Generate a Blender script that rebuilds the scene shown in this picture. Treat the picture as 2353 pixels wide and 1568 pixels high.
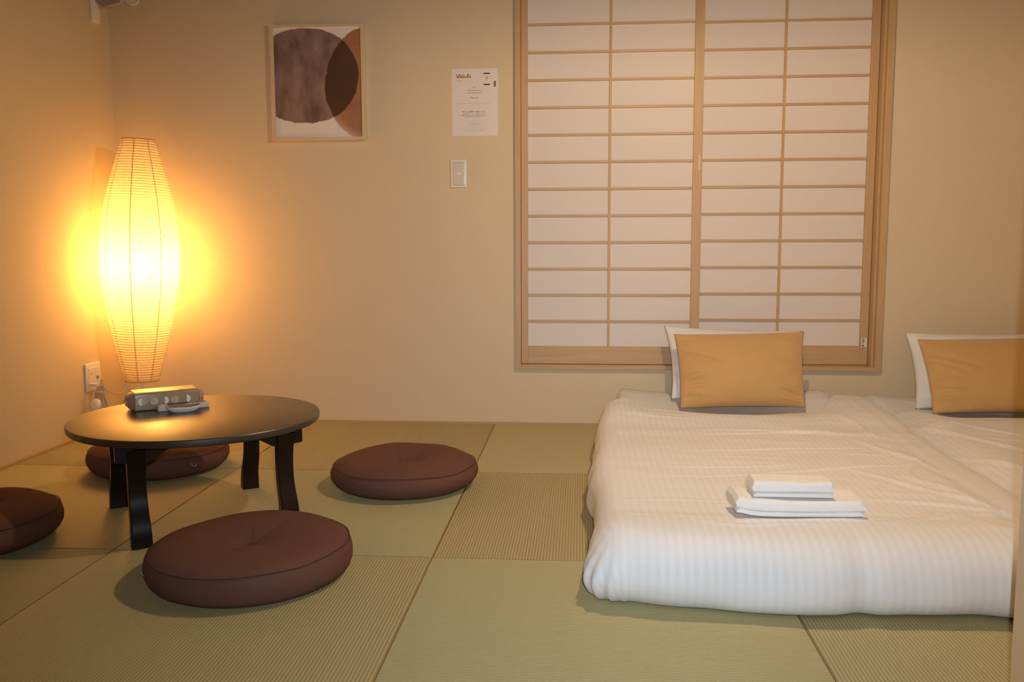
import bpy, bmesh, math, random
from mathutils import Vector, Matrix, noise

random.seed(7)
for o in list(bpy.data.objects):
    bpy.data.objects.remove(o, do_unlink=True)
sc = bpy.context.scene
COL = sc.collection

# ------------------------------------------------------------------ camera
CAM_H = 0.804
CAM_F = 2044.4            # focal length in pixels of the 2353 px wide frame
PITCH, YAW, ROLL = math.radians(6.348), math.radians(-4.447), math.radians(-0.175)
cp, sp, cy_, sy_ = math.cos(PITCH), math.sin(PITCH), math.cos(YAW), math.sin(YAW)
fwd = Vector((sy_ * cp, cy_ * cp, -sp))
rgt = Vector((cy_, -sy_, 0))
upv = rgt.cross(fwd)
r2 = math.cos(ROLL) * rgt + math.sin(ROLL) * upv
u2 = -math.sin(ROLL) * rgt + math.cos(ROLL) * upv
cam_d = bpy.data.cameras.new('camera')
cam = bpy.data.objects.new('camera', cam_d)
COL.objects.link(cam)
cam.matrix_world = Matrix(((r2.x, u2.x, -fwd.x, 0), (r2.y, u2.y, -fwd.y, 0), (r2.z, u2.z, -fwd.z, CAM_H), (0, 0, 0, 1)))
cam_d.sensor_width = 36
cam_d.lens = CAM_F / 2353 * 36
cam_d.clip_start = 0.05
sc.camera = cam

# ------------------------------------------------------------------ light
sc.view_settings.view_transform = 'Standard'
sc.view_settings.look = 'None'
sc.view_settings.gamma = 1
sc.view_settings.use_curve_mapping = False
sc.view_settings.exposure = 0.0
sc.cycles.use_denoising = True
sc.cycles.max_bounces = 10
sc.cycles.transparent_max_bounces = 12
sc.cycles.sample_clamp_indirect = 6

w = bpy.data.worlds.new('dim_house'); sc.world = w
w.use_nodes = True
w.node_tree.nodes['Background'].inputs[0].default_value = (1.0, 0.75, 0.52, 1)
w.node_tree.nodes['Background'].inputs[1].default_value = 0.02

def add_light(name, kind, loc, power, color, size, target=None):
    d = bpy.data.lights.new(name, kind)
    d.energy = power; d.color = color
    o = bpy.data.objects.new(name, d); COL.objects.link(o); o.location = loc
    if kind == 'AREA':
        d.shape = 'DISK'; d.size = size
    else:
        d.shadow_soft_size = size
    if target is not None:
        o.rotation_euler = (Vector(target) - Vector(loc)).to_track_quat('-Z', 'Y').to_euler()
    return o

# the camera's own flash, just above and right of the lens
FLASH = add_light('camera_flash', 'AREA', (0.038, 0.0, CAM_H + 0.075), 8.8, (0.80, 0.91, 1.03), 0.02, (0.05, 4.0, 0.35))
FLASH.data.spread = math.radians(84)
# warm pendant lamp hanging above the frame
CEIL_LAMP = (0.44, 2.42, 1.70)
add_light('pendant_lamp_light', 'POINT', CEIL_LAMP, 52, (1.0, 0.72, 0.43), 0.03)

# ------------------------------------------------------------------ helpers
def srgb(r, g, b):
    def f(c):
        c /= 255
        return c / 12.92 if c <= 0.04045 else ((c + 0.055) / 1.055) ** 2.4
    return (f(r), f(g), f(b), 1)

class NT:
    """small node-tree helper"""
    def __init__(s, name):
        s.m = bpy.data.materials.new(name); s.m.use_nodes = True
        s.t = s.m.node_tree; s.t.nodes.clear()
        s.out = s.n('ShaderNodeOutputMaterial')
    def n(s, kind, **kw):
        nd = s.t.nodes.new(kind)
        for k, v in kw.items():
            if k in ('operation', 'blend_type', 'data_type', 'bands_direction', 'wave_type', 'noise_dimensions', 'wave_profile', 'feature'):
                setattr(nd, k, v)
            else:
                key = int(k[1:]) if k[0] == 'i' and k[1:].isdigit() else k
                nd.inputs[key].default_value = v
        return nd
    def l(s, a, b):
        s.t.links.new(a, b)
    def math(s, op, a, b=None, c=None):
        nd = s.t.nodes.new('ShaderNodeMath'); nd.operation = op
        for i, v in enumerate((a, b, c)):
            if v is None: continue
            if isinstance(v, (int, float)): nd.inputs[i].default_value = v
            else: s.l(v, nd.inputs[i])
        return nd.outputs[0]
    def mix(s, fac, a, b, blend='MIX'):
        nd = s.t.nodes.new('ShaderNodeMix'); nd.data_type = 'RGBA'; nd.blend_type = blend
        for sock, v in ((nd.inputs[0], fac), (nd.inputs[6], a), (nd.inputs[7], b)):
            if isinstance(v, (int, float, tuple)): sock.default_value = v
            else: s.l(v, sock)
        return nd.outputs[2]
    def coord(s, which='Object'):
        return s.t.nodes.new('ShaderNodeTexCoord').outputs[which]
    def mapping(s, vec, scale=(1, 1, 1), rot=(0, 0, 0), loc=(0, 0, 0)):
        nd = s.n('ShaderNodeMapping'); s.l(vec, nd.inputs[0])
        nd.inputs[1].default_value = loc; nd.inputs[2].default_value = rot; nd.inputs[3].default_value = scale
        return nd.outputs[0]
    def noise(s, vec, scale, detail=3, rough=0.5):
        nd = s.n('ShaderNodeTexNoise', Scale=scale, Detail=detail, Roughness=rough); s.l(vec, nd.inputs['Vector'])
        return nd.outputs[0]
    def bump(s, h, strength, dist, normal=None):
        nd = s.n('ShaderNodeBump', Strength=strength, Distance=dist); s.l(h, nd.inputs['Height'])
        if normal is not None: s.l(normal, nd.inputs['Normal'])
        return nd.outputs[0]
    def bsdf(s, color, rough=0.6, normal=None, **kw):
        b = s.n('ShaderNodeBsdfPrincipled')
        for k, v in kw.items():
            b.inputs[k.replace('_', ' ')].default_value = v
        if isinstance(color, tuple): b.inputs['Base Color'].default_value = color
        else: s.l(color, b.inputs['Base Color'])
        if isinstance(rough, (int, float)): b.inputs['Roughness'].default_value = rough
        else: s.l(rough, b.inputs['Roughness'])
        if normal is not None: s.l(normal, b.inputs['Normal'])
        s.l(b.outputs[0], s.out.inputs[0])
        return b

def dark(c, k):
    return (c[0] * k, c[1] * k, c[2] * k, 1)

def m_plain(name, c, rough=0.5, var=0.08, nscale=30, bump=0.0, bscale=200, bdist=0.0004, **kw):
    t = NT(name); v = t.coord()
    col = t.mix(t.noise(v, nscale), dark(c, 1 - var), dark(c, 1 + var))
    nrm = t.bump(t.noise(v, bscale, 2), bump, bdist) if bump else None
    t.bsdf(col, rough, nrm, **kw)
    return t.m

def m_wall(name, c):
    t = NT(name); v = t.coord()
    n1 = t.noise(v, 260, 3, 0.6); n2 = t.noise(v, 6, 2)
    col = t.mix(n1, dark(c, 0.94), dark(c, 1.06)); col = t.mix(n2, col, dark(c, 0.97))
    h = t.math('ADD', t.noise(t.mapping(v, (1, 1, 0.55)), 330, 3, 0.6), t.math('MULTIPLY', t.noise(v, 90, 2), 0.6))
    t.bsdf(col, 0.85, t.bump(h, 0.35, 0.0012), Specular_IOR_Level=0.2)
    return t.m

def m_wood(name, c, axis=2, rough=0.45):
    t = NT(name); v = t.coord()
    s = [55, 55, 55]; s[axis] = 2.2
    g = t.noise(t.mapping(v, tuple(s)), 2.2, 5, 0.65)
    s2 = [9, 9, 9]; s2[axis] = 0.5
    g2 = t.noise(t.mapping(v, tuple(s2)), 2, 3)
    col = t.mix(g, dark(c, 0.72), dark(c, 1.18)); col = t.mix(t.math('MULTIPLY', g2, 0.5), col, dark(c, 0.85))
    t.bsdf(col, rough, t.bump(g, 0.15, 0.0005), Specular_IOR_Level=0.35)
    return t.m

def m_tatami(name, axis):
    """rush: fine straws running along the ribs; the ribs themselves are geometry"""
    t = NT(name); v = t.coord()
    sep = t.n('ShaderNodeSeparateXYZ'); t.l(v, sep.inputs[0])
    a = sep.outputs[axis]; b = sep.outputs[1 - axis]
    s = [40, 40, 1]; s[axis] = 700
    straw = t.noise(t.mapping(v, tuple(s)), 1.0, 3, 0.6)
    patch = t.noise(v, 3.0, 3)
    weave = t.math('SINE', t.math('MULTIPLY', b, 2 * math.pi / 0.0036))
    base = srgb(174, 166, 122)
    col = t.mix(straw, dark(base, 0.84), dark(base, 1.14))
    col = t.mix(t.math('MULTIPLY', patch, 0.6), col, srgb(182, 166, 116))
    # warp threads show between the ribs
    low = t.n('ShaderNodeMapRange'); t.l(sep.outputs[2], low.inputs[0]); low.inputs[1].default_value = -0.0005; low.inputs[2].default_value = -0.0015
    col = t.mix(t.math('MULTIPLY', low.outputs[0], 0.8), col, srgb(138, 113, 66))
    h = t.math('ADD', straw, t.math('MULTIPLY', weave, 0.25))
    t.bsdf(col, 0.5, t.bump(h, 0.3, 0.0004), Specular_IOR_Level=0.35)
    return t.m

def m_cloth(name, c, rough=0.9, thread=0.0011, strength=0.35, sheen=0.0, var=0.06, nscale=14):
    t = NT(name); v = t.coord()
    sep = t.n('ShaderNodeSeparateXYZ'); t.l(v, sep.inputs[0])
    k = 2 * math.pi / thread
    wv = t.math('MULTIPLY', t.math('SINE', t.math('MULTIPLY', t.math('ADD', sep.outputs[0], sep.outputs[2]), k)),
                t.math('SINE', t.math('MULTIPLY', t.math('ADD', sep.outputs[1], sep.outputs[2]), k)))
    fuzz = t.noise(v, 420, 3)
    h = t.math('ADD', t.math('MULTIPLY', wv, 0.5), fuzz)
    col = t.mix(t.noise(v, nscale, 4), dark(c, 1 - var), dark(c, 1 + var))
    col = t.mix(t.math('MULTIPLY', fuzz, 0.4), col, dark(c, 0.8))
    t.bsdf(col, rough, t.bump(h, strength, 0.0008), Sheen_Weight=sheen, Specular_IOR_Level=0.2)
    return t.m

def m_duvet(name):
    """white cotton with narrow satin stripes; the stripe coordinate is the u of the UV map (metres)"""
    t = NT(name); v = t.coord('UV'); ob = t.coord()
    sep = t.n('ShaderNodeSeparateXYZ'); t.l(v, sep.inputs[0])
    s = t.math('SINE', t.math('MULTIPLY', sep.outputs[0], 2 * math.pi / 0.0205))
    st = t.n('ShaderNodeMapRange'); t.l(s, st.inputs[0])
    st.inputs[1].default_value = -0.35; st.inputs[2].default_value = 0.35
    f = st.outputs[0]
    col = t.mix(f, (0.80, 0.795, 0.785, 1), (0.762, 0.754, 0.742, 1))
    col = t.mix(t.math('MULTIPLY', t.noise(ob, 5, 3), 0.2), col, (0.74, 0.73, 0.72, 1))
    rough = t.math('ADD', 0.55, t.math('MULTIPLY', f, 0.3))
    h = t.math('ADD', t.noise(ob, 55, 3), t.math('MULTIPLY', t.noise(ob, 600, 2), 0.12))
    t.bsdf(col, rough, t.bump(h, 0.12, 0.004), Sheen_Weight=0.1, Specular_IOR_Level=0.25)
    return t.m

def tag(o, label=None, cat=None, group=None, kind=None):
    if label: o['label'] = label
    if cat: o['category'] = cat
    if group: o['group'] = group
    if kind: o['kind'] = kind
    return o

def empty(name, loc=(0, 0, 0), rz=0.0):
    o = bpy.data.objects.new(name, None); COL.objects.link(o)
    o.location = loc; o.rotation_euler = (0, 0, rz); o.empty_display_size = 0.05
    return o

def root_of(o):
    while o.parent is not None:
        o = o.parent
    return o

def obj(name, verts, faces, mat, parent=None, smooth=False, world=False, uvs=None, sharp=None):
    """one mesh object; with world=True the coordinates are world ones and are shifted to the parent's origin"""
    if world and parent is not None:
        p = root_of(parent).location
        verts = [(v[0] - p.x, v[1] - p.y, v[2] - p.z) for v in verts]
    me = bpy.data.meshes.new(name)
    me.from_pydata([tuple(v) for v in verts], [], faces)
    me.update()
    if uvs is not None:
        ul = me.uv_layers.new(name='UVMap')
        for lp in me.loops:
            ul.data[lp.index].uv = uvs[lp.vertex_index]
    if smooth:
        for p in me.polygons: p.use_smooth = True
        if sharp is not None:
            me.set_sharp_from_angle(angle=math.radians(sharp))
    me.materials.append(mat)
    o = bpy.data.objects.new(name, me); COL.objects.link(o)
    if parent is not None: o.parent = parent
    return o

def join(*vf):
    V, F = [], []
    for v, f in vf:
        k = len(V); V += list(v); F += [[i + k for i in q] for q in f]
    return V, F

def box(x0, x1, y0, y1, z0, z1, bev=0.0, seg=2):
    bm = bmesh.new()
    bmesh.ops.create_cube(bm, size=1)
    for v in bm.verts:
        v.co = Vector(((x0 + x1) / 2 + v.co.x * (x1 - x0), (y0 + y1) / 2 + v.co.y * (y1 - y0), (z0 + z1) / 2 + v.co.z * (z1 - z0)))
    if bev > 0:
        bmesh.ops.bevel(bm, geom=list(bm.edges), offset=bev, segments=seg, profile=0.5, affect='EDGES')
    bm.verts.index_update()
    V = [v.co.copy() for v in bm.verts]; F = [[v.index for v in f.verts] for f in bm.faces]
    bm.free()
    return V, F

def prism(poly, y0, y1, bev=0.0):
    """polygon in the XZ plane pushed along Y"""
    bm = bmesh.new()
    a = [bm.verts.new((p[0], y0, p[1])) for p in poly]
    b = [bm.verts.new((p[0], y1, p[1])) for p in poly]
    bm.faces.new(a); bm.faces.new(list(reversed(b)))
    n = len(poly)
    for i in range(n):
        bm.faces.new((a[(i + 1) % n], a[i], b[i], b[(i + 1) % n]))
    bmesh.ops.recalc_face_normals(bm, faces=bm.faces)
    if bev > 0:
        bmesh.ops.bevel(bm, geom=[e for e in bm.edges if e.calc_face_angle(0) > 0.9], offset=bev, segments=2, profile=0.5, affect='EDGES')
    bm.verts.index_update()
    V = [v.co.copy() for v in bm.verts]; F = [[v.index for v in f.verts] for f in bm.faces]
    bm.free()
    return V, F

def lathe(prof, n=48, cx=0, cy=0, cap=True):
    """profile of (r, z) from bottom to top"""
    V, F = [], []
    for r, z in prof:
        for k in range(n):
            a = 2 * math.pi * k / n
            V.append((cx + r * math.cos(a), cy + r * math.sin(a), z))
    for i in range(len(prof) - 1):
        for k in range(n):
            F.append([i * n + k, i * n + (k + 1) % n, (i + 1) * n + (k + 1) % n, (i + 1) * n + k])
    if cap:
        F.append(list(range(n - 1, -1, -1)))
        F.append([(len(prof) - 1) * n + k for k in range(n)])
    return V, F

def tube(pts, r, n=8, closed=False):
    pts = [Vector(p) for p in pts]
    V, F = [], []
    m = len(pts)
    nrm = None
    for i, p in enumerate(pts):
        if closed: t = (pts[(i + 1) % m] - pts[i - 1]).normalized()
        else: t = (pts[min(i + 1, m - 1)] - pts[max(i - 1, 0)]).normalized()
        if nrm is None:
            nrm = t.orthogonal().normalized()
        else:
            nrm = (nrm - t * nrm.dot(t)).normalized()
        bn = t.cross(nrm)
        rr = r[i] if isinstance(r, (list, tuple)) else r
        for k in range(n):
            a = 2 * math.pi * k / n
            V.append(p + (nrm * math.cos(a) + bn * math.sin(a)) * rr)
    for i in range(m if closed else m - 1):
        j = (i + 1) % m
        for k in range(n):
            F.append([i * n + k, i * n + (k + 1) % n, j * n + (k + 1) % n, j * n + k])
    if not closed:
        F.append(list(range(n - 1, -1, -1))); F.append([(m - 1) * n + k for k in range(n)])
    return V, F

def smooth_path(ctrl, per=8):
    """Catmull-Rom through control points"""
    P = [Vector(c) for c in ctrl]; P = [P[0] * 2 - P[1]] + P + [P[-1] * 2 - P[-2]]
    out = []
    for i in range(1, len(P) - 2):
        for k in range(per):
            t = k / per
            out.append(0.5 * ((2 * P[i]) + (P[i + 1] - P[i - 1]) * t + (2 * P[i - 1] - 5 * P[i] + 4 * P[i + 1] - P[i + 2]) * t * t
                              + (3 * P[i] - P[i - 1] - 3 * P[i + 1] + P[i + 2]) * t ** 3))
    out.append(P[-2])
    return out

def sstep(a, b, x):
    t = min(1, max(0, (x - a) / (b - a))); return t * t * (3 - 2 * t)

def gauss(x, s):
    return math.exp(-(x / s) ** 2)

def text_mesh(body, size, align='LEFT'):
    cu = bpy.data.curves.new('lettering', 'FONT')
    cu.body = body; cu.size = size; cu.align_x = align; cu.resolution_u = 2
    o = bpy.data.objects.new('lettering_tmp', cu); COL.objects.link(o)
    dg = bpy.context.evaluated_depsgraph_get()
    me = bpy.data.meshes.new_from_object(o.evaluated_get(dg))
    V = [v.co.copy() for v in me.vertices]; F = [list(p.vertices) for p in me.polygons]
    bpy.data.objects.remove(o, do_unlink=True); bpy.data.curves.remove(cu); bpy.data.meshes.remove(me)
    return V, F

# ------------------------------------------------------------------ materials
M = {}
M['wall'] = m_wall('cloth_wallpaper', srgb(216, 198, 166))
M['ceiling'] = m_wood('ceiling_boards', srgb(122, 92, 62), 1)  # unseen ceiling; dark wood tone chosen to cut bounced light
M['wood_v'] = m_wood('pale_wood_upright', srgb(198, 164, 120), 2)
M['wood_h'] = m_wood('pale_wood_level', srgb(198, 164, 120), 0)
M['wood_y'] = m_wood('pale_wood_depth', srgb(198, 164, 120), 1)
M['tat_x'] = m_tatami('rush_mat_ribs_along_depth', 0)
M['tat_y'] = m_tatami('rush_mat_ribs_along_width', 1)
M['floor'] = m_plain('underfloor_board', srgb(70, 55, 35), 0.8)
M['white_plastic'] = m_plain('white_plastic', srgb(226, 222, 216), 0.35, 0.02)
M['grey_plastic'] = m_plain('grey_plastic', srgb(150, 146, 142), 0.45, 0.03)
M['dark_plastic'] = m_plain('dark_plastic', srgb(40, 38, 38), 0.4, 0.05)
M['duvet'] = m_duvet('satin_stripe_cotton')
M['sheet'] = m_cloth('white_sheet_cotton', (0.79, 0.785, 0.775, 1), 0.8, 0.0009, 0.1)
M['mustard'] = m_cloth('mustard_velvet', srgb(204, 162, 106), 0.75, 0.0010, 0.2, 0.35, 0.05, 9)
M['brown'] = m_cloth('brown_linen', srgb(108, 74, 62), 0.95, 0.0016, 0.5, 0.0, 0.10, 20)
M['brown_seam'] = m_cloth('brown_thread', srgb(80, 54, 46), 0.95, 0.001, 0.3)
M['towel'] = m_cloth('white_terry', (0.90, 0.895, 0.885, 1), 0.95, 0.0022, 0.4)

def m_shoji():
    t = NT('shoji_paper'); v = t.coord()
    fib = t.noise(t.mapping(v, (60, 60, 18)), 3, 4, 0.6); big = t.noise(v, 2.5, 2)
    c = srgb(222, 214, 208)
    col = t.mix(fib, dark(c, 0.96), dark(c, 1.03)); col = t.mix(big, col, srgb(224, 210, 200))
    t.bsdf(col, 0.7, t.bump(fib, 0.1, 0.0005), Specular_IOR_Level=0.25)
    return t.m
M['shoji'] = m_shoji()

def m_lacquer(name, rough, spec, coat):
    t = NT(name); v = t.coord()
    g = t.noise(t.mapping(v, (3, 45, 45)), 2.0, 4, 0.6)
    col = t.mix(g, srgb(26, 16, 13), srgb(36, 22, 17))
    t.bsdf(col, rough, t.bump(t.noise(v, 700, 2), 0.03, 0.0002), Specular_IOR_Level=spec, Coat_Weight=coat, Coat_Roughness=0.42)
    return t.m
M['lacquer'] = m_lacquer('dark_brown_lacquer', 0.30, 0.3, 0.0)
M['lacquer_top'] = m_lacquer('satin_brown_lacquer', 0.36, 1.0, 0.6)

def m_shade():
    t = NT('rice_paper_shade'); v = t.coord('UV')
    # woven paper: small dots in rows between the wires
    mp = t.mapping(v, (1, 1, 1))
    dots = t.n('ShaderNodeTexVoronoi', Scale=1.0); t.l(t.mapping(v, (95, 190, 1)), dots.inputs['Vector'])
    paper = t.mix(dots.outputs['Distance'], (0.90, 0.87, 0.78, 1), (0.74, 0.68, 0.55, 1))
    tr = t.n('ShaderNodeBsdfTranslucent'); t.l(paper, tr.inputs[0])
    df = t.n('ShaderNodeBsdfDiffuse'); t.l(paper, df.inputs[0])
    m1 = t.n('ShaderNodeMixShader'); m1.inputs[0].default_value = 0.28
    t.l(tr.outputs[0], m1.inputs[1]); t.l(df.outputs[0], m1.inputs[2])
    tp = t.n('ShaderNodeBsdfTransparent'); tp.inputs[0].default_value = (1.0, 0.92, 0.75, 1)
    m2 = t.n('ShaderNodeMixShader'); m2.inputs[0].default_value = 0.30
    t.l(m1.outputs[0], m2.inputs[1]); t.l(tp.outputs[0], m2.inputs[2])
    t.l(m2.outputs[0], t.out.inputs[0])
    return t.m
M['shade'] = m_shade()
M['shade_rib'] = m_plain('shade_wire', srgb(190, 120, 60), 0.7, 0.05)

def m_bulb(name, c, s):
    """clear glass bulb: lets its own light out, glows faintly"""
    t = NT(name); v = t.coord()
    tp = t.n('ShaderNodeBsdfTransparent')
    e = t.n('ShaderNodeEmission', Strength=s); t.l(t.mix(t.noise(v, 20), c, dark(c, 0.95)), e.inputs[0])
    m = t.n('ShaderNodeMixShader'); m.inputs[0].default_value = 0.06
    t.l(tp.outputs[0], m.inputs[1]); t.l(e.outputs[0], m.inputs[2]); t.l(m.outputs[0], t.out.inputs[0])
    return t.m

def m_emit(name, c, s):
    t = NT(name); v = t.coord()
    e = t.n('ShaderNodeEmission', Strength=s); t.l(t.mix(t.noise(v, 20), c, dark(c, 0.95)), e.inputs[0])
    t.l(e.outputs[0], t.out.inputs[0])
    return t.m

# ------------------------------------------------------------------ room shell
YW = 3.889            # back wall
XL = -2.075           # left wall
XR = 2.18             # right wall
ZC = 2.42
S = 0.85              # tatami square
XA = -0.378

WX0, WX1, WZ0, WZ1 = -0.262, 1.252, 0.268, 1.985     # window opening (inside of the outer frame)
floor = obj('floor', *box(XL - 0.1, XR + 0.1, -0.9, YW + 0.1, -0.12, -0.055), M['floor'])
tag(floor, kind='structure')
wall_back = obj('wall_back', *join(
    box(XL - 0.1, WX0 - 0.012, YW, YW + 0.1, -0.12, ZC), box(WX1 + 0.012, XR + 0.1, YW, YW + 0.1, -0.12, ZC),
    box(WX0 - 0.012, WX1 + 0.012, YW, YW + 0.1, -0.12, WZ0 - 0.012), box(WX0 - 0.012, WX1 + 0.012, YW, YW + 0.1, WZ1 + 0.012, ZC)), M['wall'])
tag(wall_back, kind='structure')
tag(obj('wall_left', *box(XL - 0.1, XL, -0.9, YW, -0.12, ZC), M['wall']), kind='structure')
tag(obj('wall_right', *box(XR, XR + 0.1, -0.9, YW, -0.12, ZC), M['wall']), kind='structure')
tag(obj('wall_front', *box(0.7285, XR, 1.38, 1.50, -0.055, ZC, 0.004), M['wall']), kind='structure')
tag(obj('ceiling', *box(XL - 0.1, XR + 0.1, -0.9, YW + 0.1, ZC, ZC + 0.08), M['ceiling']), kind='structure')
tag(obj('baseboard_back', *box(XL, XR, YW - 0.009, YW, -0.055, 0.007, 0.0015), M['wood_h']), kind='structure')
tag(obj('baseboard_left', *box(XL, XL + 0.012, 0.45, YW - 0.009, -0.055, 0.010, 0.0015), M['wood_y']), kind='structure')

# tatami: square half mats laid with the weave turned from one to the next
RIB = 0.0078
def mat_mesh(name, x0, x1, y0, y1, axis):
    """half mat with real ribs; the ribs repeat along `axis` and run along the other one"""
    wa, wb = ((x1 - x0), (y1 - y0)) if axis == 0 else ((y1 - y0), (x1 - x0))
    prof = [(-wa / 2, -0.055), (-wa / 2, -0.0032)]
    nr = round((wa - 0.006) / RIB); p = (wa - 0.006) / nr
    for k in range(nr):
        for q in (0.0, 0.1, 0.28, 0.5, 0.72, 0.9):
            prof.append((-wa / 2 + 0.003 + (k + q) * p, -0.0015 * (1 - math.sin(math.pi * q) ** 0.6)))
    prof += [(wa / 2 - 0.003, -0.0015), (wa / 2, -0.0032), (wa / 2, -0.055)]
    n = len(prof); V, F = [], []
    for (b, low) in ((-wb / 2, True), (-wb / 2 + 0.003, False), (wb / 2 - 0.003, False), (wb / 2, True)):
        for (a, z) in prof:
            zz = z - 0.0022 if (low and z > -0.02) else z
            V.append((a, b, zz) if axis == 0 else (b, a, zz))
    for j in range(3):
        for i in range(n - 1):
            q = [j * n + i, j * n + i + 1, (j + 1) * n + i + 1, (j + 1) * n + i]
            F.append(q if axis == 0 else q[::-1])
    for j in (0, 3):
        q = [j * n + i for i in range(n)]
        F.append(q if (j == 3) == (axis == 0) else q[::-1])
    me = bpy.data.meshes.new(name); me.from_pydata(V, [], F); me.update()
    return me
G = 0.0005
for j in range(4):
    for i in range(5):
        x0 = XA + (i - 2) * S; x1 = min(x0 + S, XR); x0 = max(x0, XL)
        if i == 0: x0 = XL + 0.0125
        y1 = YW - j * S; y0 = y1 - S
        if j == 0: y1 -= 0.0095
        ax = 1 if (i + j) % 2 == 0 else 0
        me = mat_mesh('tatami_mat', x0 + G, x1 - G, y0 + G, y1 - G, ax)
        me.materials.append(M['tat_x'] if ax == 0 else M['tat_y'])
        o = bpy.data.objects.new('tatami_mat', me); COL.objects.link(o)
        o.location = ((x0 + x1) / 2, (y0 + y1) / 2, random.uniform(-0.0004, 0.0004))
        o.parent = floor

# ------------------------------------------------------------------ window_1: two sliding paper screens in a wooden frame
win = empty('window_1', (0.495, YW, WZ0)); tag(win, kind='structure')
fy0, fy1 = YW - 0.019, YW + 0.1
def wobj(name, vf, m, parent=win, **kw):
    return obj(name, vf[0], vf[1], m, parent, world=True, **kw)
wobj('frame_jamb', box(-0.286, WX0, fy0, fy1, WZ0 - 0.02, WZ1 + 0.025, 0.0012), M['wood_v'])
wobj('frame_jamb', box(WX1, 1.278, fy0, fy1, WZ0 - 0.02, WZ1 + 0.025, 0.0012), M['wood_v'])
wobj('frame_sill', box(WX0, WX1, fy0 - 0.001, fy1, WZ0 - 0.02, WZ0 - 0.0005, 0.0012), M['wood_h'])
wobj('frame_head', box(WX0, WX1, fy0, fy1, WZ1, WZ1 + 0.025, 0.0012), M['wood_h'])
# inner lip of the right jamb
wobj('jamb_lip', box(WX1 - 0.010, WX1 - 0.0005, YW + 0.004, YW + 0.09, WZ0, WZ1, 0.0006), M['wood_v'])

def sash(x0, x1, xg0, xg1, xm, yf, zrail, zs, label_end):
    """x0..x1 outer stiles, xg0..xg1 glazed field, xm middle muntin"""
    th = 0.028
    s = wobj('sliding_screen', join(
        box(x0, xg0, yf, yf + th, WZ0 + 0.001, WZ1 - 0.001, 0.0012), box(xg1, x1, yf, yf + th, WZ0 + 0.001, WZ1 - 0.001, 0.0012)), M['wood_v'])
    obj('bottom_rail', *box(xg0 - win.location.x, xg1 - win.location.x, yf + 0.0005 - YW, yf + th - YW, 0.001, zrail - WZ0, 0.001), M['wood_h'], s)
    obj('top_rail', *box(xg0 - win.location.x, xg1 - win.location.x, yf + 0.0005 - YW, yf + th - YW, WZ1 - WZ0 - 0.035, WZ1 - WZ0 - 0.001, 0.001), M['wood_h'], s)
    mw = 0.0052
    ztop = WZ1 - 0.035
    obj('upright_muntin', *[ (v, f) for v, f in [box(xm - mw - win.location.x, xm + mw - win.location.x, yf + 0.006 - YW, yf + 0.0155 - YW, zrail - WZ0, ztop - WZ0, 0.0007)]][0], M['wood_v'], s)
    base = None
    for z in zs:
        for (a, b) in ((xg0, xm - mw), (xm + mw, xg1)):
            obj('muntin', *box(a - win.location.x, b - win.location.x, yf + 0.0068 - YW, yf + 0.0155 - YW, z - mw - WZ0, z + mw - WZ0, 0.0007), M['wood_h'], s)
    edges = [zrail] + [z for z in zs] + [ztop]
    for k in range(len(edges) - 1):
        lo = edges[k] + (mw if k else 0); hi = edges[k + 1] - (mw if k < len(edges) - 2 else 0)
        for (a, b) in ((xg0, xm - mw), (xm + mw, xg1)):
            obj('paper_pane', *box(a - win.location.x - 0.001, b - win.location.x + 0.001, yf + 0.0140 - YW, yf + 0.0152 - YW, lo - WZ0 - 0.001, hi - WZ0 + 0.001), M['shoji'], s)
    return s
zsL = [0.457 + 0.1151 * k for k in range(13)]
zsR = [0.462 + 0.1151 * k for k in range(13)]
yA, yB = YW + 0.012, YW + 0.050
left_s = sash(WX0 + 0.001, 0.512, -0.232, 0.473, 0.121, yA, 0.346, zsL, 'left')
# right sash runs in the rear track
right_s = sash(0.474, WX1 - 0.012, 0.512, 1.207, 0.8565, yB, 0.350, zsR, 'right')
left_s['label'] = 'left paper screen with a finger pull on its middle stile'
right_s['label'] = 'right paper screen set further back in the frame'
pull = join(box(0.4965, 0.5025, yA - 0.0012, yA + 0.001, 1.110, 1.172, 0.0005))
obj('finger_pull', [(v[0] - win.location.x, v[1] - YW, v[2] - WZ0) for v in pull[0]], pull[1], m_plain('pull_metal', srgb(205, 205, 195), 0.3, 0.02), left_s)['label'] = 'pale metal finger pull'
lx, ly = win.location.x, YW
obj('maker_sticker', *box(1.213 - lx, 1.235 - lx, yB - 0.0006 - ly, yB - 0.0001 - ly, 0.348 - WZ0, 0.386 - WZ0), M['white_plastic'], right_s)['label'] = 'small white sticker'
ink = m_plain('ink', srgb(62, 56, 52), 0.7, 0.05)
obj('sticker_print', *join(box(1.218 - lx, 1.2215 - lx, yB - 0.0009 - ly, yB - 0.0006 - ly, 0.362 - WZ0, 0.383 - WZ0),
                          box(1.225 - lx, 1.2265 - lx, yB - 0.0009 - ly, yB - 0.0006 - ly, 0.366 - WZ0, 0.383 - WZ0),
                          box(1.217 - lx, 1.2235 - lx, yB - 0.0009 - ly, yB - 0.0006 - ly, 0.350 - WZ0, 0.357 - WZ0)), ink, right_s)
# outside of the house behind the paper: the closed shutter
wobj('shutter', join(*[box(WX0, WX1, YW + 0.092, YW + 0.1, WZ0 + 0.001 + k * 0.0715, WZ0 + (k + 1) * 0.0715 - 0.001) for k in range(24)]), m_plain('shutter_metal', srgb(70, 66, 60), 0.6))

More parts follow.
